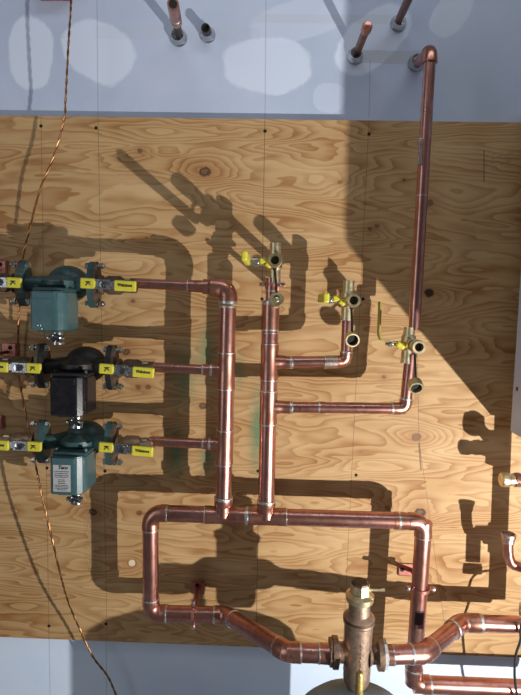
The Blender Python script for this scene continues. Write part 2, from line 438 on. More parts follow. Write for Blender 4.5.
# ------------------------------------------------------------------ centre riser manifold
dc = 49
def CP(y, d=dc): return P(271 + (266-271)*(y-300)/(515-300), y, d)
t = thing('copper_manifold', 'middle vertical copper riser with two branches turning up on its right', 'copper pipe', CP(515))
axc = (CP(515)-CP(300)).normalized()
coupling(t, CP(303), CP(330), RM+.2, RM+.2, (3., 1.4), 'reducer')
b = BM(); prof(b, CP(303), -axc, [(0, RM), (2, 5.6), (3, 5.), (5, 5.)], 22); obj('reducer_neck', b, M_fit, t)
pipe(t, CP(298), CP(278), RS+.2, 'riser_tube')
ring(t, CP(291), axc, RS+.6, 1.2)
pipe(t, CP(326), CP(505), RM)
ring(t, CP(333), axc, RM+.3, 1.)
for yb, y0, y1, ex, ey in ((362, 344, 380, 345.5, 361.5), (407, 391, 424, 405, 408.5)):
    c = CP(yb); e = P(ex, ey, dc)
    tee(t, c, axc, (c-CP(y0)).length/U, (CP(y1)-c).length/U, e-c, 15, RF, 5.8, (1, 1, 0))
    pipe(t, c + (e-c).normalized()*10*U, e, RS+.5, 'branch_pipe')
    coupling(t, P(283, yb+.3, dc), P(291, yb+.5, dc), 5.7, 5.7, (0, 2.4), 'coupling')
    if ex < 350:
        coupling(t, P(325, 362, dc), P(337, 361.8, dc), 5.9, 5.9, (1., 0), 'coupling', M_flux)
        elbow(t, e, P(300, 361.8, dc)-e, P(347.5, 330, dc)-e, 5, 5.7, 3.5, (0, 1.5))
        pipe(t, e + (P(347.5, 330, dc)-e).normalized()*5*U, P(347.8, 314, dc), RS+.3, 'riser_tube')
    else:
        coupling(t, P(319, 407.5, dc), P(325, 407.6, dc), 5.5, 5.5, (1.5, 0), 'coupling')
        coupling(t, P(392, 408.3, dc), P(399, 408.4, dc), 5.7, 5.7, (1.6, 0), 'coupling')
        elbow(t, e, P(300, 407.5, dc)-e, P(410, 366, dc)-e, 5, 5.7, 4, (0, 1.5))
        pipe(t, e + (P(410, 366, dc)-e).normalized()*5*U, P(410.8, 354, dc), RS+.7, 'riser_tube')
coupling(t, CP(501), CP(512), RF+.5, RF-.5, (1.6, 0), 'tee_outlet')

# tall riser at the right, up to the stub through the drywall
t = thing('copper_riser', 'tall thin copper riser at right turning into the drywall at its top', 'copper pipe', P(414.5, 328, 47))
lo, hi = P(414.2, 330, 47), P(430.3, 52, 50)
axr = (hi-lo).normalized()
pipe(t, lo, hi, RS+.45)
hole = P(417, 62, -7)
elbow(t, hi, lo-hi, (P(417, 62, -7)-hi), 6, 6.4, 3, (0, 0))
pipe(t, hi - Y*-.0, hole + Y*.01, RS+.3, 'stub_pipe')
b = BM(); m = lo + axr*150*U
ring(t, lo + axr*118*U, axr, RS+.6, 1.2)
# silver solder drip patch
b = BM(); pm = P(420.2, 152, 53); box(b, pm, (3.4, 2.4, 22), Matrix.Rotation(math.atan2(axr.x, axr.z), 3, 'Y'), .5); obj('tape_strip', b, M_flux, t, 'silvery strip of tape')

# ------------------------------------------------------------------ header and left loop
dh = 45
t = thing('copper_loop', 'big square copper loop: header, left drop and lower run to the mixing valve', 'copper pipe', P(151, 614, dh))
hl, hr = P(150.5, 512.8, dh), P(424, 521.5, dh)
ll = P(151, 613.5, dh)
hx = (hr-hl).normalized()
elbow(t, hl, hx, ll-hl, 11, RF, 5, (1.2, 1.2))
pipe(t, hl + hx*11*U, hr - hx*11*U, RM+.2, 'header_pipe')
def HP(x): return hl + hx*((P(x, 517, dh)-hl).dot(hx))
up = Z
tee(t, HP(223), hx, 17, 14, Z, 12, RF+.2, RF-.2, (1, 0, 0))
tee(t, HP(266), hx, 18, 19, Z, 12, RF+.2, RF-.2, (2.6, 1, 0))
coupling(t, HP(394), HP(405), RF, RF, (0, 0))
ring(t, HP(399), hx, RF, 3.)
pipe(t, hl + (ll-hl).normalized()*11*U, ll + (hl-ll).normalized()*11*U, RM, 'drop_pipe')
lb = P(226, 614.8, dh)
elbow(t, ll, hl-ll, lb-ll, 10, RF, 5, (1.2, 1.2))
pipe(t, ll + (lb-ll).normalized()*9*U, lb, RM, 'lower_pipe')
DV = 108
vl = P(287, 652, DV)
elbow(t, lb, ll-lb, vl-lb, 6, RF, 5, (1.4, 1.2))
pipe(t, lb, vl, RM, 'diagonal_pipe')
ve = P(333, 654, DV)
elbow(t, vl, lb-vl, ve-vl, 5, RF, 6, (1.2, 1.4))
pipe(t, vl, ve, RM, 'pipe')
coupling(t, P(319, 653.2, DV), P(332, 653.8, DV), RF-.1, RF, (1.2, 1.2))

# right drop + lower right line
t = thing('copper_loop', 'right vertical copper drop from header elbow down to the bottom right line', 'copper pipe', P(413, 655, dh))
rd = P(413.5, 655, dh)
rc = P(413, 684, dh)
elbow(t, hr, hl-hr, rd-hr, 10, RF, 4.5, (0, 1.2))
pipe(t, hr, rc, RM, 'drop_pipe')
rr_ = P(560, 694, dh)
rr_.z = rc.z
elbow(t, rc, hr-rc, rr_-rc, 10, RF+.3, 6, (1.2, 1.6))
pipe(t, rc, rr_, RM+.4, 'bottom_pipe')
b = BM(); s1, s2 = P(419.5, 606, dh+8), P(418, 621, dh+8)
cc = P(417.2, 613.5, dh); dn = (rd-hr).normalized()
# dark square of tape wrapped on the pipe front
pts = []
for s in (-1, 1):
    row = []
    for k in range(9):
        a = math.radians(-30 + 78*k/8)
        row.append(b.verts.new(cc + dn*s*6.8*U + X*math.sin(a)*(RM+.25)*U + F*math.cos(a)*(RM+.25)*U))
    pts.append(row)
for k in range(8):
    b.faces.new((pts[0][k], pts[0][k+1], pts[1][k+1], pts[1][k]))
bmesh.ops.solidify(b, geom=list(b.faces), thickness=.15*U)
obj('sticker', b, simple('dark_sticker', (.10, .045, .045), .5), t, 'dark square sticker')

# mixing valve to the right-hand line
t = thing('copper_loop', 'copper line from mixing valve bending back to the wall and off to the right', 'copper pipe', P(465, 622, dh))
a0, a1, a2, a3 = P(386, 655, DV), P(424, 653.5, DV-8), P(461, 622.5, dh+2), P(531, 626, dh+2)
a3.z = a2.z
pipe(t, a0, a1, RM, 'pipe'); pipe(t, a1, a2, RM, 'diagonal_pipe'); pipe(t, a2, a3, RM, 'pipe')
coupling(t, a0, P(393, 655, DV), RF-.2, RF-.2, (2.4, 1))
coupling(t, P(411, 654, DV-5), P(422, 653.6, DV-7), RF, RF, (1.4, 0))
elbow(t, a1, a0-a1, a2-a1, 5, RF+.1, 8, (1, 1.2))
elbow(t, a2, a1-a2, a3-a2, 6, RF+.3, 12, (1.6, 2.6))

# ------------------------------------------------------------------ pipe hangers
def hanger(px, py, d, pipe_ax, side, r, plate, label, name='pipe_hanger'):
    """split ring round a pipe, two eared screws, and a wall plate with post when seen"""
    c = P(px, py, d); t = thing(name, label, 'pipe hanger', Vector((c.x, 0, c.z)))
    side = side.normalized()
    b = BM()
    for sgn in (-1, 1):
        prof(b, c - pipe_ax.normalized()*1.4*U + F*sgn*.5*U, pipe_ax, [(0, r), (.0, r+1.1), (2.8, r+1.1), (2.8, r)], 24)
    obj('clamp_ring', b, M_hang, t)
    for s in (-1, 1):
        b = BM(); box(b, c + side*s*(r+4)*U, (1, 1, 1), None)
        b.free(); b = BM()
        e = c + side*s*(r+3.6)*U
        R = Matrix((side, F, side.cross(F))).transposed()
        box(b, e, (6.2, 3.4, 3.6), R, .8); ea = obj('clamp_ear', b, M_hang, t)
        b = BM(); prof(b, e + F*1.5*U + side*s*.6*U, F, [(0, 1.9), (1.2, 2.1), (2.2, 1.4), (2.4, .3)], 14); obj('screw', b, M_zin, ea, 'shiny round screw head')
    b = BM(); q = P(*plate[:2], 2) if plate else Vector((c.x, -1.5*U, c.z))
    q2 = q + X*(6 if plate and plate[4] < -2 else 0)*U; tube(b, [c + Y*r*U, q2 + F*3*U, q2], 2.5*U, 12); obj('post', b, M_hang, t)
    if plate:
        b = BM(); box(b, Vector((q.x, -1.2*U, q.z)), (plate[2], 2.4, plate[3]), None, 1.0); pp = obj('wall_plate', b, M_hang, t)
        b = BM(); prof(b, Vector((q.x, -2.0*U, q.z)) + X*plate[4]*U + Z*plate[5]*U, F, [(0, 2.2), (.7, 2.2), (.75, .1)], 14); obj('screw_hole', b, M_hole, pp)
    else:
        b = BM(); prof(b, Vector((c.x, 0, c.z)), F, [(0, 7), (1.2, 7), (2.5, 3), (5, 2)], 16); obj('wall_plate', b, M_hang, t)
    return t
hanger(420.3, 588, dh, dn, X, RM, (406.5, 570, 17, 13, -4.5, .5), 'copper pipe hanger with two screws round the right vertical drop')
hanger(272.3, 284.5, dc, axc, X, RS+.3, None, 'small copper pipe hanger clamped below the left purge valve')
t = hanger(193.5, 614.3, dh, X, Z, RM, (198, 588, 14, 14, -1, 3), 'copper pipe hanger round the lower left run, plate above the pipe')

# ------------------------------------------------------------------ purge valves with hanging caps
def purge_valve(px, py, d, label, lever, axd, cap, cap_open, r=5.6):
    o = P(px, py, d); t = thing('purge_valve', label, 'valve', o, 'brass purge valves')
    a = axd.normalized()                            # downwards along the pipe
    up = 18 if lever == 'out' else 15
    b = BM(); prof(b, o - a*up*U, a, [(3, .1), (3, r-1.8), (0, r-1.6), (0, r-.6), (up-8, r-.6), (up-8, r+.2), (up-6, r+.9), (up+4, r+.9), (up+6, r-.4), (up+6, r-.4), (up+17, r-.3), (up+17, r-1.5)], 24)
    obj('body', b, M_bra, t)
    ring(t, o + a*17*U, a, r-.2, 1.4)
    # outlet towards the room
    b = BM(); L = 36
    prof(b, o, F, [(0, 4.6), (L-12, 4.6), (L-11, 5.6), (L-1, 5.7), (L, 5.4), (L, 3.6), (L-6, 3.4), (L-6, .1)], 26)
    out = obj('outlet', b, M_bra, t)
    b = BM(); prof(b, o + F*(L-7)*U, F, [(0, 3.5), (1.6, 3.5), (1.7, .1)], 18); obj('bore', b, M_hole, out)
    b = BM()
    for k in range(3): prof(b, o + F*(L-10+k*2.6)*U, F, [(0, 5.5), (.5, 6.0), (1.2, 6.0), (1.7, 5.5)], 24, False)
    obj('thread', b, M_bra, out)
    # stem, nut and lever on the left
    st = BM(); tube(st, [o, o - X*17*U], 2.3*U, 14); obj('stem', st, M_bra, t)
    nb = BM(); prof(nb, o - X*14.5*U, -X, [(0, 3.2), (3.4, 3.2), (3.6, 2), (5.6, 2)], 6); obj('nut', nb, M_zin, t, 'steel nut')
    lb_ = BM()
    if lever == 'out':
        z0 = Z*1.5*U
        box(lb_, o - X*24.5*U + F*26*U + z0, (5., 54, 8.), None, 1.5)
        h = obj('lever', lb_, M_yel, t, 'yellow lever')
        b = BM(); box(b, o - X*19*U + F*1.5*U + z0, (9, 4, 4.5), None, .7); obj('lever_arm', b, M_zin, h, 'steel lever arm')
        b = BM(); box(b, o - X*10.5*U + F*5*U + Z*1.8*U, (6.5, 4, 5), Matrix.Rotation(-.1, 3, 'Y'), 1.2)
        box(b, o - X*5.5*U + F*6*U - Z*1.5*U, (5.5, 4, 5.5), Matrix.Rotation(.6, 3, 'Y'), 1.2)
        obj('stop_tab', b, M_yel, t, 'yellow stop tab')
    else:
        q = [o - X*14*U + Z*1*U, o - X*20*U + Z*2*U, o - X*25*U + Z*4*U, o - X*26.5*U + Z*8*U, o - X*26.7*U + Z*37*U]
        for i, (p0, p1) in enumerate(zip(q, q[1:])):
            dd = (p1-p0); R = Matrix((dd.normalized(), Y, dd.normalized().cross(Y))).transposed()
            box(lb_, (p0+p1)/2, (dd.length/U+1, 9, 1.7), R, .3)
        h = obj('lever', lb_, simple('dull_yellow_coating', (.36, .30, .06), .45), t, 'dull yellow lever standing upright, seen edge on')
        b = BM(); box(b, o - X*8*U + F*5*U - Z*1*U, (8, 6, 5.5), Matrix.Rotation(.45, 3, 'Y'), 1.6); obj('stop_tab', b, M_yel, t, 'yellow stop tab')
    # strap + cap
    kc = P(cap[0], cap[1], d+33)
    s0 = o + F*(L-13)*U - Z*6*U
    b = BM(); prof(b, o + F*(L-15)*U, F, [(0, 4.7), (0, 5.6), (2.4, 5.6), (2.4, 4.7)], 20)
    tube(b, [s0 + Z*1.5*U, s0 - Z*1.5*U + F*.5*U, (s0+kc)/2 + X*.4*U, kc + Z*5*U], 1.0*U, 8)
    prof(b, s0 + F*-1*U, F, [(0, 1.8), (2, 1.8)], 8)
    obj('strap', b, M_rub, t, 'thin black rubber cap strap')
    cb = BM()
    if cap_open:
        axn = (F + Z*cap_open).normalized()
        prof(cb, kc - axn*4*U, axn, [(0, 5.0), (.6, 6.0), (7.4, 6.2), (8, 5.8), (8, 4.7), (2, 4.5), (2, .1)], 26)
        cp = obj('hose_cap', cb, M_bra, t)
        b = BM(); prof(b, kc - axn*2*U, axn, [(0, 4.55), (2.5, 4.55), (2.6, .1)], 20); obj('cap_washer', b, M_hole, cp, 'black rubber washer')
    else:
        axn = (F + Z*.25).normalized()
        prof(cb, kc - axn*4*U, axn, [(0, 5.8), (6.4, 6.2), (7.4, 5.6), (7.6, 2.4), (9, 2.0), (9.4, .2)], 26)
        cp = obj('hose_cap', cb, M_bra, t)
        b = BM(); prof(b, kc + axn*3.5*U + Z*1.2*U, axn, [(0, 2.3), (1.2, 2.3), (1.3, .1)], 14); obj('strap_eye', b, M_rub, cp)
    return t
purge_valve(275, 263.5, dc, 'left brass purge valve with yellow lever, above the middle riser', 'out', axc, (276.5, 300.5), 0)
purge_valve(347.8, 300.8, dc, 'middle brass purge valve with yellow lever, open cap hanging below', 'out', P(347.6, 330, dc)-P(349.5, 300, dc), (352, 339), -.25)
purge_valve(408, 344, 48, 'right brass purge valve on tall riser, lever upright and open cap hanging', 'up', P(410.5, 366, dc)-P(414, 326, 47), (415.5, 385.5), -.6)

# ------------------------------------------------------------------ circulator pumps and their isolating valves
def pump(px, py, paint, cast, label, lab=False, nut='ring'):
    d = 47
    o = P(px, py, d); t = thing('circulator_pump', label, 'pump', o, 'circulator pumps')
    # volute, pipe necks
    b = BM()
    c = o + Y*16*U
    bmesh.ops.create_uvsphere(b, u_segments=26, v_segments=16, radius=1, matrix=Matrix.Translation(c + Z*.5*U + X*3*U) @ Matrix.Diagonal((20*U, 14*U, 17.5*U, 1)))
    for f in b.faces: f.smooth = True
    tube(b, [o - X*30*U + Y*2*U, o - X*22*U + Y*3*U, c - X*10*U], [7.5*U, 7.*U, 8.5*U], 18)
    tube(b, [o + X*30*U + Y*2*U, o + X*22*U + Y*3*U, c + X*10*U], [7.5*U, 7.*U, 8.5*U], 18)
    prof(b, o + Y*6*U - Z*4*U, Z, [(0, 14), (3, 16.5), (7, 16.5), (10, 11), (12, 8)], 24)
    obj('volute', b, cast, t)
    # motor head plate
    b = BM(); box(b, o - Z*5.5*U + F*1*U, (31, 34, 3.6), None, 1.2)
    for sx in (-13.5, 13.5):
        for f_ in (-12, 12): prof(b, o + X*sx*U + F*(f_+1)*U - Z*4.2*U, Z, [(0, 1.8), (3, 1.8)], 6)
    obj('head_plate', b, cast, t)
    # motor housing
    b = BM()
    ol = [(-15.5, -12), (-15.5, 21), (-14.6, 23), (-13, 23.5), (4, 23.5)] + [(4 + 11*math.sin(a), 12.5 + 11*math.cos(a)) for a in [math.radians(q) for q in (8, 18, 27)]] + [(12.6, 19), (14.2, 16.5)] + [(15, 13), (15, -9), (12, -14), (-12, -14)]
    prism(b, ol, -7, -41, (X, F, Z), o, .9)
    mh = obj('motor_housing', b, paint, t)
    b = BM(); prism(b, [(-10, -10), (-10, 19), (8, 19), (11, 15), (11, -10)], -41, -43.2, (X, F, Z), o, .5); obj('base_cap', b, cast, mh)
    b = BM(); box(b, o + X*-3*U + F*23.0*U - Z*10.5*U, (21, 3.2, 6.6), Matrix.Rotation(.0, 3, 'X'), 1.2); obj('cover_lip', b, paint, mh)
    # flanges with bolts
    for s in (-1, 1):
        oc = o + X*s*31*U + Y*2*U
        ov = []
        for k in range(28):
            a = 2*math.pi*k/28; cz, cf = math.sin(a), math.cos(a)
            ov.append((cf*(10 - 3.6*abs(cz)**3), cz*21))
        b = BM(); prism(b, ov, -2.4, 2.4, (F, Z, X), oc, .5); fl = obj('flange', b, cast, t)
        b = BM(); prism(b, ov, s*4.1 - 1.5, s*4.1 + 1.5, (F, Z, X), oc, .5); obj('mating_flange', b, M_rust, t, 'dark iron mating flange')
        for z in (-17, 17):
            b = BM(); e = oc + Z*z*U + F*2*U
            tube(b, [e - X*s*5.5*U, e + X*s*12.5*U], 1.5*U, 10)
            prof(b, e - X*s*2.4*U, -X*s, [(0, 3), (3, 3), (3.2, 2)], 6)
            prof(b, e + X*s*7.8*U, X*s, [(0, 3.1), (3.2, 3.1), (3.4, 2)], 6)
            obj('flange_bolt', b, M_zin, t, 'zinc plated bolt and nut')
    # conduit connector under the motor
    b = BM(); q = o + F*8*U + X*3*U - Z*43*U
    prof(b, q, -Z, [(0, 5), (3, 5), (3.4, 4), (9, 4), (9, 5.4), (11.5, 5.4), (11.5, 3.4), (6, 3.2), (6, .1)], 22)
    cn = obj('conduit_connector', b, M_zin, t, 'zinc conduit connector')
    b = BM()
    q2 = q + F*4*U - Z*6*U
    prof(b, q2, F+Z*-.7, [(0, 5.4), (1.8, 5.6), (2.4, 5), (2.4, 3.8), (.4, 3.6), (.4, .1)], 20)
    obj('locknut', b, M_chr, cn)
    b = BM(); prof(b, q2 + (F+Z*-.7).normalized()*.5*U, F+Z*-.7, [(0, 3.7), (.6, 3.7), (.7, .1)], 16); obj('bore', b, M_hole, cn)
    for k in (-1, 1):
        b = BM(); prof(b, q2 + X*k*6*U + Z*1*U, F+Z*-.5, [(0, 1.8), (2.6, 1.8), (3, 1)], 8); obj('screw', b, M_zin, cn)
    if lab:
        b = BM(); lc = o + X*-4.2*U + F*23.75*U - Z*25.5*U
        box(b, lc, (15.5, .5, 25)); lo_ = obj('label_plate', b, M_lab, mh, 'grey printed label')
        lettering('lettering', 'Taco', lc + F*.35*U + Z*9.6*U + X*1.*U, 4.6, lo_, M_ink, width=8.5, shear=.3)
        b = BM()
        for k, (w, z) in enumerate([(13, 6), (12, 4.2), (13.2, 2.4), (11, .9), (6, -1.6), (6.5, -3.2), (6, -4.8), (12, -6.6), (12.6, -8.0), (12, -9.4), (8, -10.8)]):
            x = -w/2
            while x < w/2-.6:
                l = random.choice((.9, 1.4, 2.1)); l = min(l, w/2-x)
                box(b, lc + F*.32*U + Z*z*U + X*(x+l/2)*U, (l, .1, .62)); x += l + .45
        obj('small_print', b, M_ink, lo_)
    if nut == 'screws':
        for x_, z_ in ((-7.5, -37), (-5, -37), (-4, -40)):
            b = BM(); prof(b, o + X*x_*U + F*23*U + Z*z_*U, F, [(0, 1.), (.8, .8), (.9, .1)], 8); obj('screw', b, M_chr, mh, 'shiny screw head')
    return o
pump_pos = [
    (58, 284, M_teal, M_tealc, 'top pump: teal circulator with plain housing front', False, 'screws'),
    (76.5, 367, M_blk, M_blkc, 'middle pump: glossy black circulator between the two teal ones', False, 'ring'),
    (76.5, 443, M_teal, M_tealc, 'bottom pump: teal circulator with a printed grey label on its housing', True, 'ring')]
origins = [pump(*a) for a in pump_pos]

def isolator(o, s, row, side_name, text=True, tilt=0.):
    """flanged isolating ball valve beside a pump; s = +1 right, -1 left"""
    q = o + X*s*39*U
    t = thing('isolation_valve', f'yellow handled isolation valve on the {side_name} side of the {row} pump', 'valve', q, 'yellow handled isolation valves')
    b = BM(); prof(b, q, X*s, [(0, 9), (2, 9), (4, 6.5), (8, 8.6), (18, 8.6), (22, 6.4), (23, 6.8), (33, 6.8), (33.5, 5)], 22)
    obj('body', b, M_bro if row == 'bottom' else M_rust, t)
    b = BM(); prof(b, q + X*s*23*U, X*s, [(0, 7.4), (5, 7.4), (5.4, 6)], 6); obj('union_nut', b, M_bra, t, 'brass hex nut')
    pv = q + X*s*8*U + F*14*U
    b = BM(); prof(b, q + X*s*8*U, F, [(0, 4.2), (11, 4.2), (11, 2.2), (17, 2.2)], 16); obj('stem', b, M_bra, t)
    R = Matrix.Rotation(tilt, 3, 'Y')
    W = lambda x, f, z: pv + R @ Vector((x*U*s, -f*U, z*U))
    b = BM(); box(b, W(2, 0, 0), (44, 1.4, 6.2), R, .3)
    box(b, W(-1.5, .8, 3.6), (14, 2.2, 1.6), R, .3); box(b, W(-1.5, .8, -3.6), (14, 2.2, 1.6), R, .3)
    h = obj('handle', b, M_zin, t, 'steel handle bar')
    b = BM(); prof(b, W(0, .4, 0), F, [(0, 3.3), (2.8, 3.3), (3, 1.8), (4.2, 1.6), (4.3, .1)], 6); obj('handle_nut', b, M_chr, h)
    b = BM(); box(b, W(-14.2, .6, .3), (13.4, 3.4, 9.2), R, 1.2); g1 = obj('short_grip', b, M_yel, h, 'yellow plastic grip')
    b = BM(); box(b, W(19, .6, -.3), (19.5, 3.4, 9.4), R, 1.2); g2 = obj('long_grip', b, M_yel, h, 'yellow plastic grip with lettering')
    lettering('lettering', 'K', W(-13.6, 2.5, .3), 6, g1, M_ink, rot=(math.pi/2, math.pi/2, 0), width=4)
    if text: lettering('lettering', 'Webstone', W(19.2, 2.5, .2), 3.9, g2, M_ink, rot=(math.pi/2, tilt, 0), width=13)
    return t
for o_, row, tl in zip(origins, ('top', 'middle', 'bottom'), (.03, .05, .06)):
    isolator(o_, 1, row, 'right', True, tl)
    isolator(o_, -1, row, 'left', True, .03)

# left stubs of pipe leaving the frame, with copper hangers
for o_, row, hz in zip(origins, ('top', 'middle', 'bottom'), ((-1, 267), (9, 350), (-5, 422))):
    a = o_ - X*70*U; t = thing('copper_pipe', f'copper pipe leaving the frame at the left of the {row} pump', 'copper pipe', a, 'pipes left of the pumps')
    pipe(t, a, a - X*90*U, RS+.6)
    q = P(hz[0], hz[1], 3)
    t = thing('pipe_hanger', f'copper pipe hanger plate at the left edge behind the {row} pump pipe', 'pipe hanger', Vector((q.x, 0, q.z)), 'hangers at the left edge')
    b = BM(); box(b, Vector((q.x, -2*U, q.z)), (16, 3.4, 14), None, 1.4); w = obj('wall_plate', b, M_hang, t)
    b = BM(); prof(b, Vector((q.x, -3.4*U, q.z)) + X*1.5*U + Z*2.5*U, F, [(0, 2.2), (.6, 2.2), (.7, .1)], 14); obj('screw_hole', b, M_hole, w)
    b = BM(); tube(b, [Vector((q.x-2*U, -2*U, q.z-2*U)), Vector((q.x-4*U, o_.y+8*U, q.z-3*U))], 1.8*U, 10); obj('post', b, M_hang, t)
    b = BM(); prof(b, Vector((q.x-6*U, o_.y, o_.z)), X, [(0, RS+.6), (0, RS+2), (3, RS+2), (3, RS+.6)], 22)
    for s in (-1, 1): box(b, Vector((q.x-4.5*U, o_.y, o_.z + s*(RS+5)*U)), (3.2, 4, 7), None, .8)
    obj('clamp_ring', b, M_hang, t)

# ------------------------------------------------------------------ mixing valve
vo = P(357.5, 653, DV)
t = thing('mixing_valve', 'cast bronze thermostatic mixing valve with brass adjusting stem at bottom centre', 'valve', vo)
vx, vz = X, Z
tz = (Z + X*.0).normalized()
b = BM(); prof(b, vo - Z*28*U, Z, [(0, 8.5), (3, 10), (6, 11), (13, 11.2), (40, 11.4), (54, 11.6), (55.5, 12.8), (60, 12.8), (61.5, 11.2), (63, 8.9), (74, 8.5), (74.5, 7)], 32)
for k in range(2):
    pass
obj('body', b, M_bro, t)
b = BM(); prof(b, vo + Z*29*U, Z, [(0, 12.6), (.5, 12.95), (2.6, 12.95), (3, 12.5)], 32); obj('groove_ring', b, simple('dark_bronze', (.13, .08, .055), .5, .7), t, 'dark groove ring')
b = BM(); prof(b, vo + Z*45*U, Z, [(0, 8.6), (1, 11.2), (5.5, 11.6), (7, 9), (7.5, 8)], 28); obj('collar', b, M_bra, t, 'brass collar')
b = BM(); prof(b, vo + Z*51*U, Z, [(0, 8.6), (3.5, 8.4), (4, 8.1), (9, 7.8)], 8); obj('adjusting_stem', b, M_bra, t, 'brass adjusting stem')
b = BM(); prof(b, vo + Z*60*U, Z, [(0, 7.5), (1.6, 7.3), (2.6, 5.6), (2.7, .1)], 8); obj('stem_cap', b, simple('burnt_brass', (.10, .065, .04), .5, .6), t, 'dark stem cap')
b = BM(); tube(b, [vo + Z*55*U + X*7*U, vo + Z*55*U + X*16*U, vo + Z*55.6*U + X*20*U], [1.1*U, 1.0*U, 1.5*U], 10); obj('pointer', b, M_bra, t, 'thin brass pointer')
for s in (-1, 1):
    b = BM(); prof(b, vo + X*s*9*U, X*s, [(0, 10.5), (3, 8), (6, 8), (7, 11), (7.4, 12.6), (11.6, 12.6), (12, 11.5)], 28 if s > 0 else 28)
    un = obj('union', b, M_dbr, t)
    b = BM(); prof(b, vo + X*s*21*U, X*s, [(0, 11.6), (2.2, 11.6), (2.4, 9)], 10)
    obj('union_washer', b, M_dbr if s < 0 else M_lab, un)
lettering('cast_lettering', 'H', vo + Z*32.5*U + F*8.9*U, 4.5, t, M_bra)
b = BM()
for z in range(7):
    box(b, vo + F*11.45*U + X*(.6+.3*(z % 2))*U + Z*(14-z*3.4)*U, (1.5, .7, 2.1), Matrix.Rotation(.4*(-1)**z, 3, 'Y'), .2)
obj('cast_relief', b, M_bro, t)

# expansion tank below
tc = P(358, 705, 131); tc = Vector((tc.x, tc.y, tc.z))
t = thing('expansion_tank', 'pale grey domed expansion tank under the mixing valve, brass stem on top', 'tank', Vector((tc.x, tc.y, tc.z-170*U)))
b = BM(); prof(b, tc - Z*170*U, Z, [(0, 20), (4, 36), (16, 50), (30, 54), (140, 54), (152, 50), (160, 42), (166, 29), (169, 14), (170, .2)], 48)
obj('vessel', b, M_tank, t)
b = BM(); hb = tc.z/U - 169
prof(b, Vector((tc.x, tc.y, .001)), Z, [(0, 30), (2, 30), (3, 26), (hb, 24)], 32); obj('stand', b, M_tank, t)
b = BM(); prof(b, tc - Z*102*U, Z, [(0, 54), (0, 54.8), (4, 54.8), (4, 54)], 48); obj('seam_band', b, M_tank, t)
b = BM(); p0 = tc + F*2*U
prof(b, p0 - Z*1*U, Z, [(0, 3.6), (6, 3.6), (6.2, 2.7), (12, 2.7), (12.4, 3.2), (28, 3.), (30, 2)], 12)
obj('stem', b, simple('yellow_brass', (.42, .31, .10), .45, .6, .4, 160), t, 'yellow brass stem')

# ------------------------------------------------------------------ stubs through the upper drywall
def escutcheon(px, py, r, label):
    c = P(px, py, -7); b = BM()
    prof(b, Vector((c.x, tpw, c.z)), F, [(0, r+1), (1.5, r+1), (3., r), (4.5, r-.6), (8, r-1.4), (8, r-2.6)], 26)
    o = obj('escutcheon', b, M_chr); tag(o, label, 'escutcheon', 'chrome collars on the drywall'); return c
def stub(base, tip, d, r, label, kind):
    c = P(base[0], base[1], -7); e = P(tip[0], tip[1], d)
    e = Vector((c.x + (e.x-c.x), e.y, e.z))
    t = thing('pipe_stub', label, 'pipe stub', c, 'pipe stubs in the upper drywall')
    ax = (e-c).normalized(); L = (e-c).length/U
    if kind == 'short':
        b = BM(); prof(b, c, ax, [(0, r), (L, r), (L, r-1), (L-5, r-1.1), (L-5, .1)], 22); o = obj('pipe', b, M_iron, t)
        b = BM(); prof(b, c + ax*(L-5.2)*U, ax, [(0, r-1.15), (2.4, r-1.15), (2.5, .1)], 18); obj('bore', b, M_hole, o)
    elif kind == 'adapter':
        b = BM(); tube(b, [c, c + ax*(L*.55)*U], r*U, 20); obj('pipe', b, M_iron, t)
        b = BM(); prof(b, c + ax*L*.45*U, ax, [(0, r+.2), (1, r+1.3), (7, r+1.3), (8, r+.6), (11, r+.6), (12, r+1.4), (L*.55-6, r+1.4), (L*.55, r+1.2), (L*.55, r-.6)], 22); o = obj('adapter', b, M_fit, t, 'copper adapter')
        ring(o, c + ax*(L*.45+9.5)*U, ax, r+1, 2.6); ring(o, c + ax*(L*.45+2)*U, ax, r+1.2, 1.2)
        b = BM(); prof(b, e - ax*.2*U, ax, [(0, r-.2), (.4, r-.2), (.5, .1)], 18); obj('bore', b, M_hole, o)
    else:
        b = BM(); tube(b, [c, e], r*U, 20); obj('pipe', b, simple('tarnished_copper', (.22, .11, .085), .42, .9, .3, 60), t, 'dull tarnished pipe')
        if kind == 'cap':
            b = BM(); prof(b, e - ax*7*U, ax, [(0, r+1), (6, r+1), (8.5, r-.4), (9, .2)], 22); obj('cap', b, M_fit, t, 'domed copper cap')
    return t
escutcheon(179, 38.5, 7.2, 'chrome collar round the upper pipe stub with copper adapter')
escutcheon(208, 35.5, 6.4, 'chrome collar round the short open black stub')
escutcheon(355, 56.5, 6.6, 'chrome collar round the capped stub left of the tall riser')
escutcheon(398, 24, 6.6, 'chrome collar round the topmost long stub')
escutcheon(415.8, 63.5, 7., 'chrome collar where the tall riser enters the drywall')
stub((179, 37), (173.0, 4), 58, 3.8, 'upper left pipe stub with soldered copper adapter and open end', 'adapter')
stub((208, 35), (205.5, 28), 9, 4.3, 'short open black pipe stub pointing out of the drywall', 'short')
stub((356, 55), (367.5, 26), 46, 3.6, 'capped pipe stub left of the tall riser elbow', 'cap')
stub((397.5, 23), (421, -28), 95, 3.7, 'long pipe stub running out of the top of the frame', 'long')

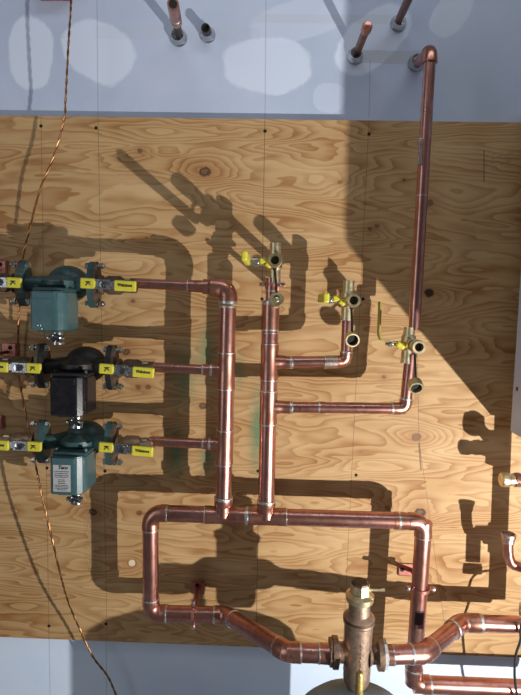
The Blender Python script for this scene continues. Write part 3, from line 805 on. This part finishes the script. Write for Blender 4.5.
# ------------------------------------------------------------------ boiler cabinet at the right edge
b = BM()
lx = P(509.5, 430, 22).x; zb_ = P(511.5, 432, 22).z
W_, D0, D1, H_ = 190, 22, 211, 330
c = Vector((lx + W_/2*U, -(D0+D1)/2*U, zb_ + H_/2*U))
t = thing('boiler', 'white wall hung boiler cabinet at the right edge of the frame', 'boiler', Vector((c.x, 0, zb_)))
box(b, c, (W_, D1-D0, H_), None, 2.2); cb = obj('cabinet', b, M_white, t)
b = BM(); box(b, Vector((c.x, -D0/2*U, c.z)), (W_-60, D0, H_-80)); obj('mounting_bracket', b, M_zin, t)
b = BM(); box(b, c + F*((D1-D0)/2+2)*U, (W_-6, 5, H_-6), None, 1.6); obj('front_cover', b, M_white, cb)
b = BM(); q = P(519.8, 389, 32); box(b, Vector((lx-.2*U, q.y, q.z)), (.8, 3, 3.6)); obj('side_mark', b, M_red, cb, 'small red mark')

# vertical pipe beyond the right edge with its two fittings that reach into the frame
t = thing('copper_riser', 'copper pipe under the boiler beyond the right edge, fittings reaching in', 'copper pipe', P(541, 620, 45))
va, vb_ = P(543, 440, 45), P(535.5, 628, 45)
pipe(t, va + Z*20*U, Vector((vb_.x, vb_.y, vb_.z)), RM)
br1 = P(535, 481, 45)
e1 = P(503, 480, 45)
b = BM(); tube(b, [br1 + X*8*U, P(514, 480, 45)], 6.2*U, 20)
prof(b, P(519, 480, 45), -X, [(0, 6.2), (0, 7), (4, 7), (4, 6.2)], 8); obj('branch_pipe', b, M_cop, t)
b = BM(); prof(b, P(513.5, 480, 45), -X, [(0, 5.6), (4, 5.8), (5, 6.6), (10.5, 6.6), (11.5, 5.8), (11.6, 4)], 20); obj('brass_plug', b, M_bra, t, 'brass plug')
tee(t, br1, va-vb_, 13, 13, -X, 12, RF, 6.6, (1, 1, 0))
# J shaped drain bend
jb = [P(508, 541, 47), P(508, 548, 47), P(508.5, 556, 47), P(510.5, 562, 47), P(514.5, 565.5, 47), P(520, 567, 47), P(536, 568, 45)]
b = BM(); tube(b, jb, [4.6*U]*7, 20); jo = obj('drain_bend', b, M_cop, t)
b = BM(); prof(b, P(508, 543, 47), Z, [(0, 4.8), (1, 5.6), (5, 5.6), (6, 6.6), (9, 6.8), (9.2, 5.4), (6, 5.), (6, .1)], 22); ju = obj('cup', b, M_flux, jo, 'soldered cup on the bend')
tee(t, P(536.5, 568, 45), va-vb_, 13, 13, -X, 12, RF, 6., (1, 1, 0))

b = BM(); tube(b, [P(536, 566, 50), P(531, 572, 58), P(530, 580, 62), P(529, 604, 62)], 6*U, 18)
prof(b, P(529, 606, 62), -Z, [(0, 8), (5, 8.6), (9, 8.4), (9, 6)], 8); obj('drain_spigot', b, M_bra, t, 'brass drain spigot')
b = BM(); prof(b, P(534, 462, 64), -Z, [(0, 4), (3, 8), (10, 9), (16, 8), (19, 4)], 20)
tube(b, [P(536, 478, 45), P(534, 472, 64)], 5*U, 14); obj('valve_body', b, M_bra, t, 'brass valve body')
# ------------------------------------------------------------------ wires
def smooth_path(pts, n=8):
    out = []
    for i in range(len(pts)-1):
        p0, p1, p2, p3 = pts[max(i-1, 0)], pts[i], pts[i+1], pts[min(i+2, len(pts)-1)]
        for k in range(n):
            s = k/n
            out.append(.5*((2*p1) + (p2-p0)*s + (2*p0-5*p1+4*p2-p3)*s*s + (3*p1-p0-3*p2+p3)*s**3))
    return out + [pts[-1]]
cab = [(71.5, -6, 14), (71, 4, 24), (69.5, 28, 30), (68, 52, 30), (65.5, 100, 26), (64, 120, 24), (54, 156, 20), (40, 190, 17), (28, 235, 12), (22.5, 262, 10), (19, 310, 8), (18, 350, 6),
       (18.5, 372, 6), (24, 405, 16), (29, 428, 24), (35, 462, 33), (43, 500, 37), (52, 539, 35), (66, 595, 27), (81, 632, 17), (93, 657, 14), (108, 677, 11), (118, 700, 8), (135, 740, 5)]
base = smooth_path([P(*c) for c in cab], 10)
b = BM(); tube(b, base, .75*U, 8)
wv = []
N = len(base)
# twisted second strand
tw = []
L = 0
for i, p in enumerate(base):
    if i: L += (base[i]-base[i-1]).length/U
    tw.append((p, L))
fine = []
for (p, l), (q, m2) in zip(tw, tw[1:]):
    n = max(1, int((m2-l)/1.2))
    for k in range(n): fine.append((p.lerp(q, k/n), l+(m2-l)*k/n))
b.free(); b = BM()
for ph in (0, math.pi):
    tube(b, [p + (X*math.cos(l/2.6+ph) + F*math.sin(l/2.6+ph))*.5*U for p, l in fine], .66*U, 6)
o = obj('copper_cable', b, M_bwire); tag(o, 'twisted bare copper cable hanging down the left side behind the pumps', 'cable')
b = BM(); bx = P(40, 2.4, -7); br_ = P(73, 2.4, -7)
w = (br_.x-bx.x)/U
cc = Vector(((bx.x+br_.x)/2, tpw-10*U, bx.z + 20*U + 2*U))
t = thing('control_box', 'dark red control box cut off by the top edge at upper left', 'box', Vector((cc.x, tpw, cc.z-22*U)))
box(b, cc, (w, 20, 42), None, 1.5); obj('case', b, M_red, t)
b = BM(); box(b, cc + F*10.5*U, (w-4, 1.6, 37), None, .6); obj('cover', b, M_red, t)
cab = [(562, 612, 62), (540, 613, 62), (527, 617, 60), (520.8, 627, 58), (520.5, 640, 58), (516.5, 652, 58), (514.8, 664, 58), (514.8, 678, 58), (517, 697, 58), (521, 730, 56)]
b = BM(); tube(b, smooth_path([P(*c) for c in cab], 6), 1.15*U, 8)
o = obj('black_cable', b, M_rub); tag(o, 'thin black cable hanging at the right edge near the bottom', 'cable')

# ------------------------------------------------------------------ light
def wallpt(px, py): return P(px, py, 0)
LP_ = wallpt(655, 610); LP_.y = -430*U
kd = bpy.data.lights.new('work_lamp', 'AREA'); kd.shape = 'DISK'; kd.energy = 34; kd.size = .018; kd.color = (1.0, .965, .91)
ko = bpy.data.objects.new('work_lamp', kd); ko.location = LP_; C.objects.link(ko)
ko.rotation_euler = (wallpt(150, 190)-LP_).to_track_quat('-Z', 'Y').to_euler()
def area(name, loc, target, sx, sy, e, col):
    d = bpy.data.lights.new(name, 'AREA'); d.shape = 'RECTANGLE'; d.size = sx; d.size_y = sy; d.energy = e; d.color = col
    o = bpy.data.objects.new(name, d); o.location = loc; C.objects.link(o)
    o.rotation_euler = (Vector(target)-Vector(loc)).to_track_quat('-Z', 'Y').to_euler(); return o
area('upper_fill_light', (.3, -1.0, 2.95), (.2, 0, 2.2), 1.6, .3, 6, (.95, .97, 1.0))  # unseen area light, added to brighten the upper drywall
area('left_fill_light', (-2.0, -1.9, 1.75), (0, 0, 1.6), .6, 2.4, 10, (.90, .95, 1.0))  # unseen tall panel, added for streaks on the copper and fill from the left
wd = bpy.data.worlds.new('world'); S.world = wd; wd.use_nodes = True
wd.node_tree.nodes['Background'].inputs[0].default_value = (.95, .95, 1.0, 1)
wd.node_tree.nodes['Background'].inputs[1].default_value = .065
S.view_settings.view_transform = 'Standard'; S.view_settings.look = 'None'
S.view_settings.exposure = 0; S.view_settings.gamma = 1; S.view_settings.use_curve_mapping = False
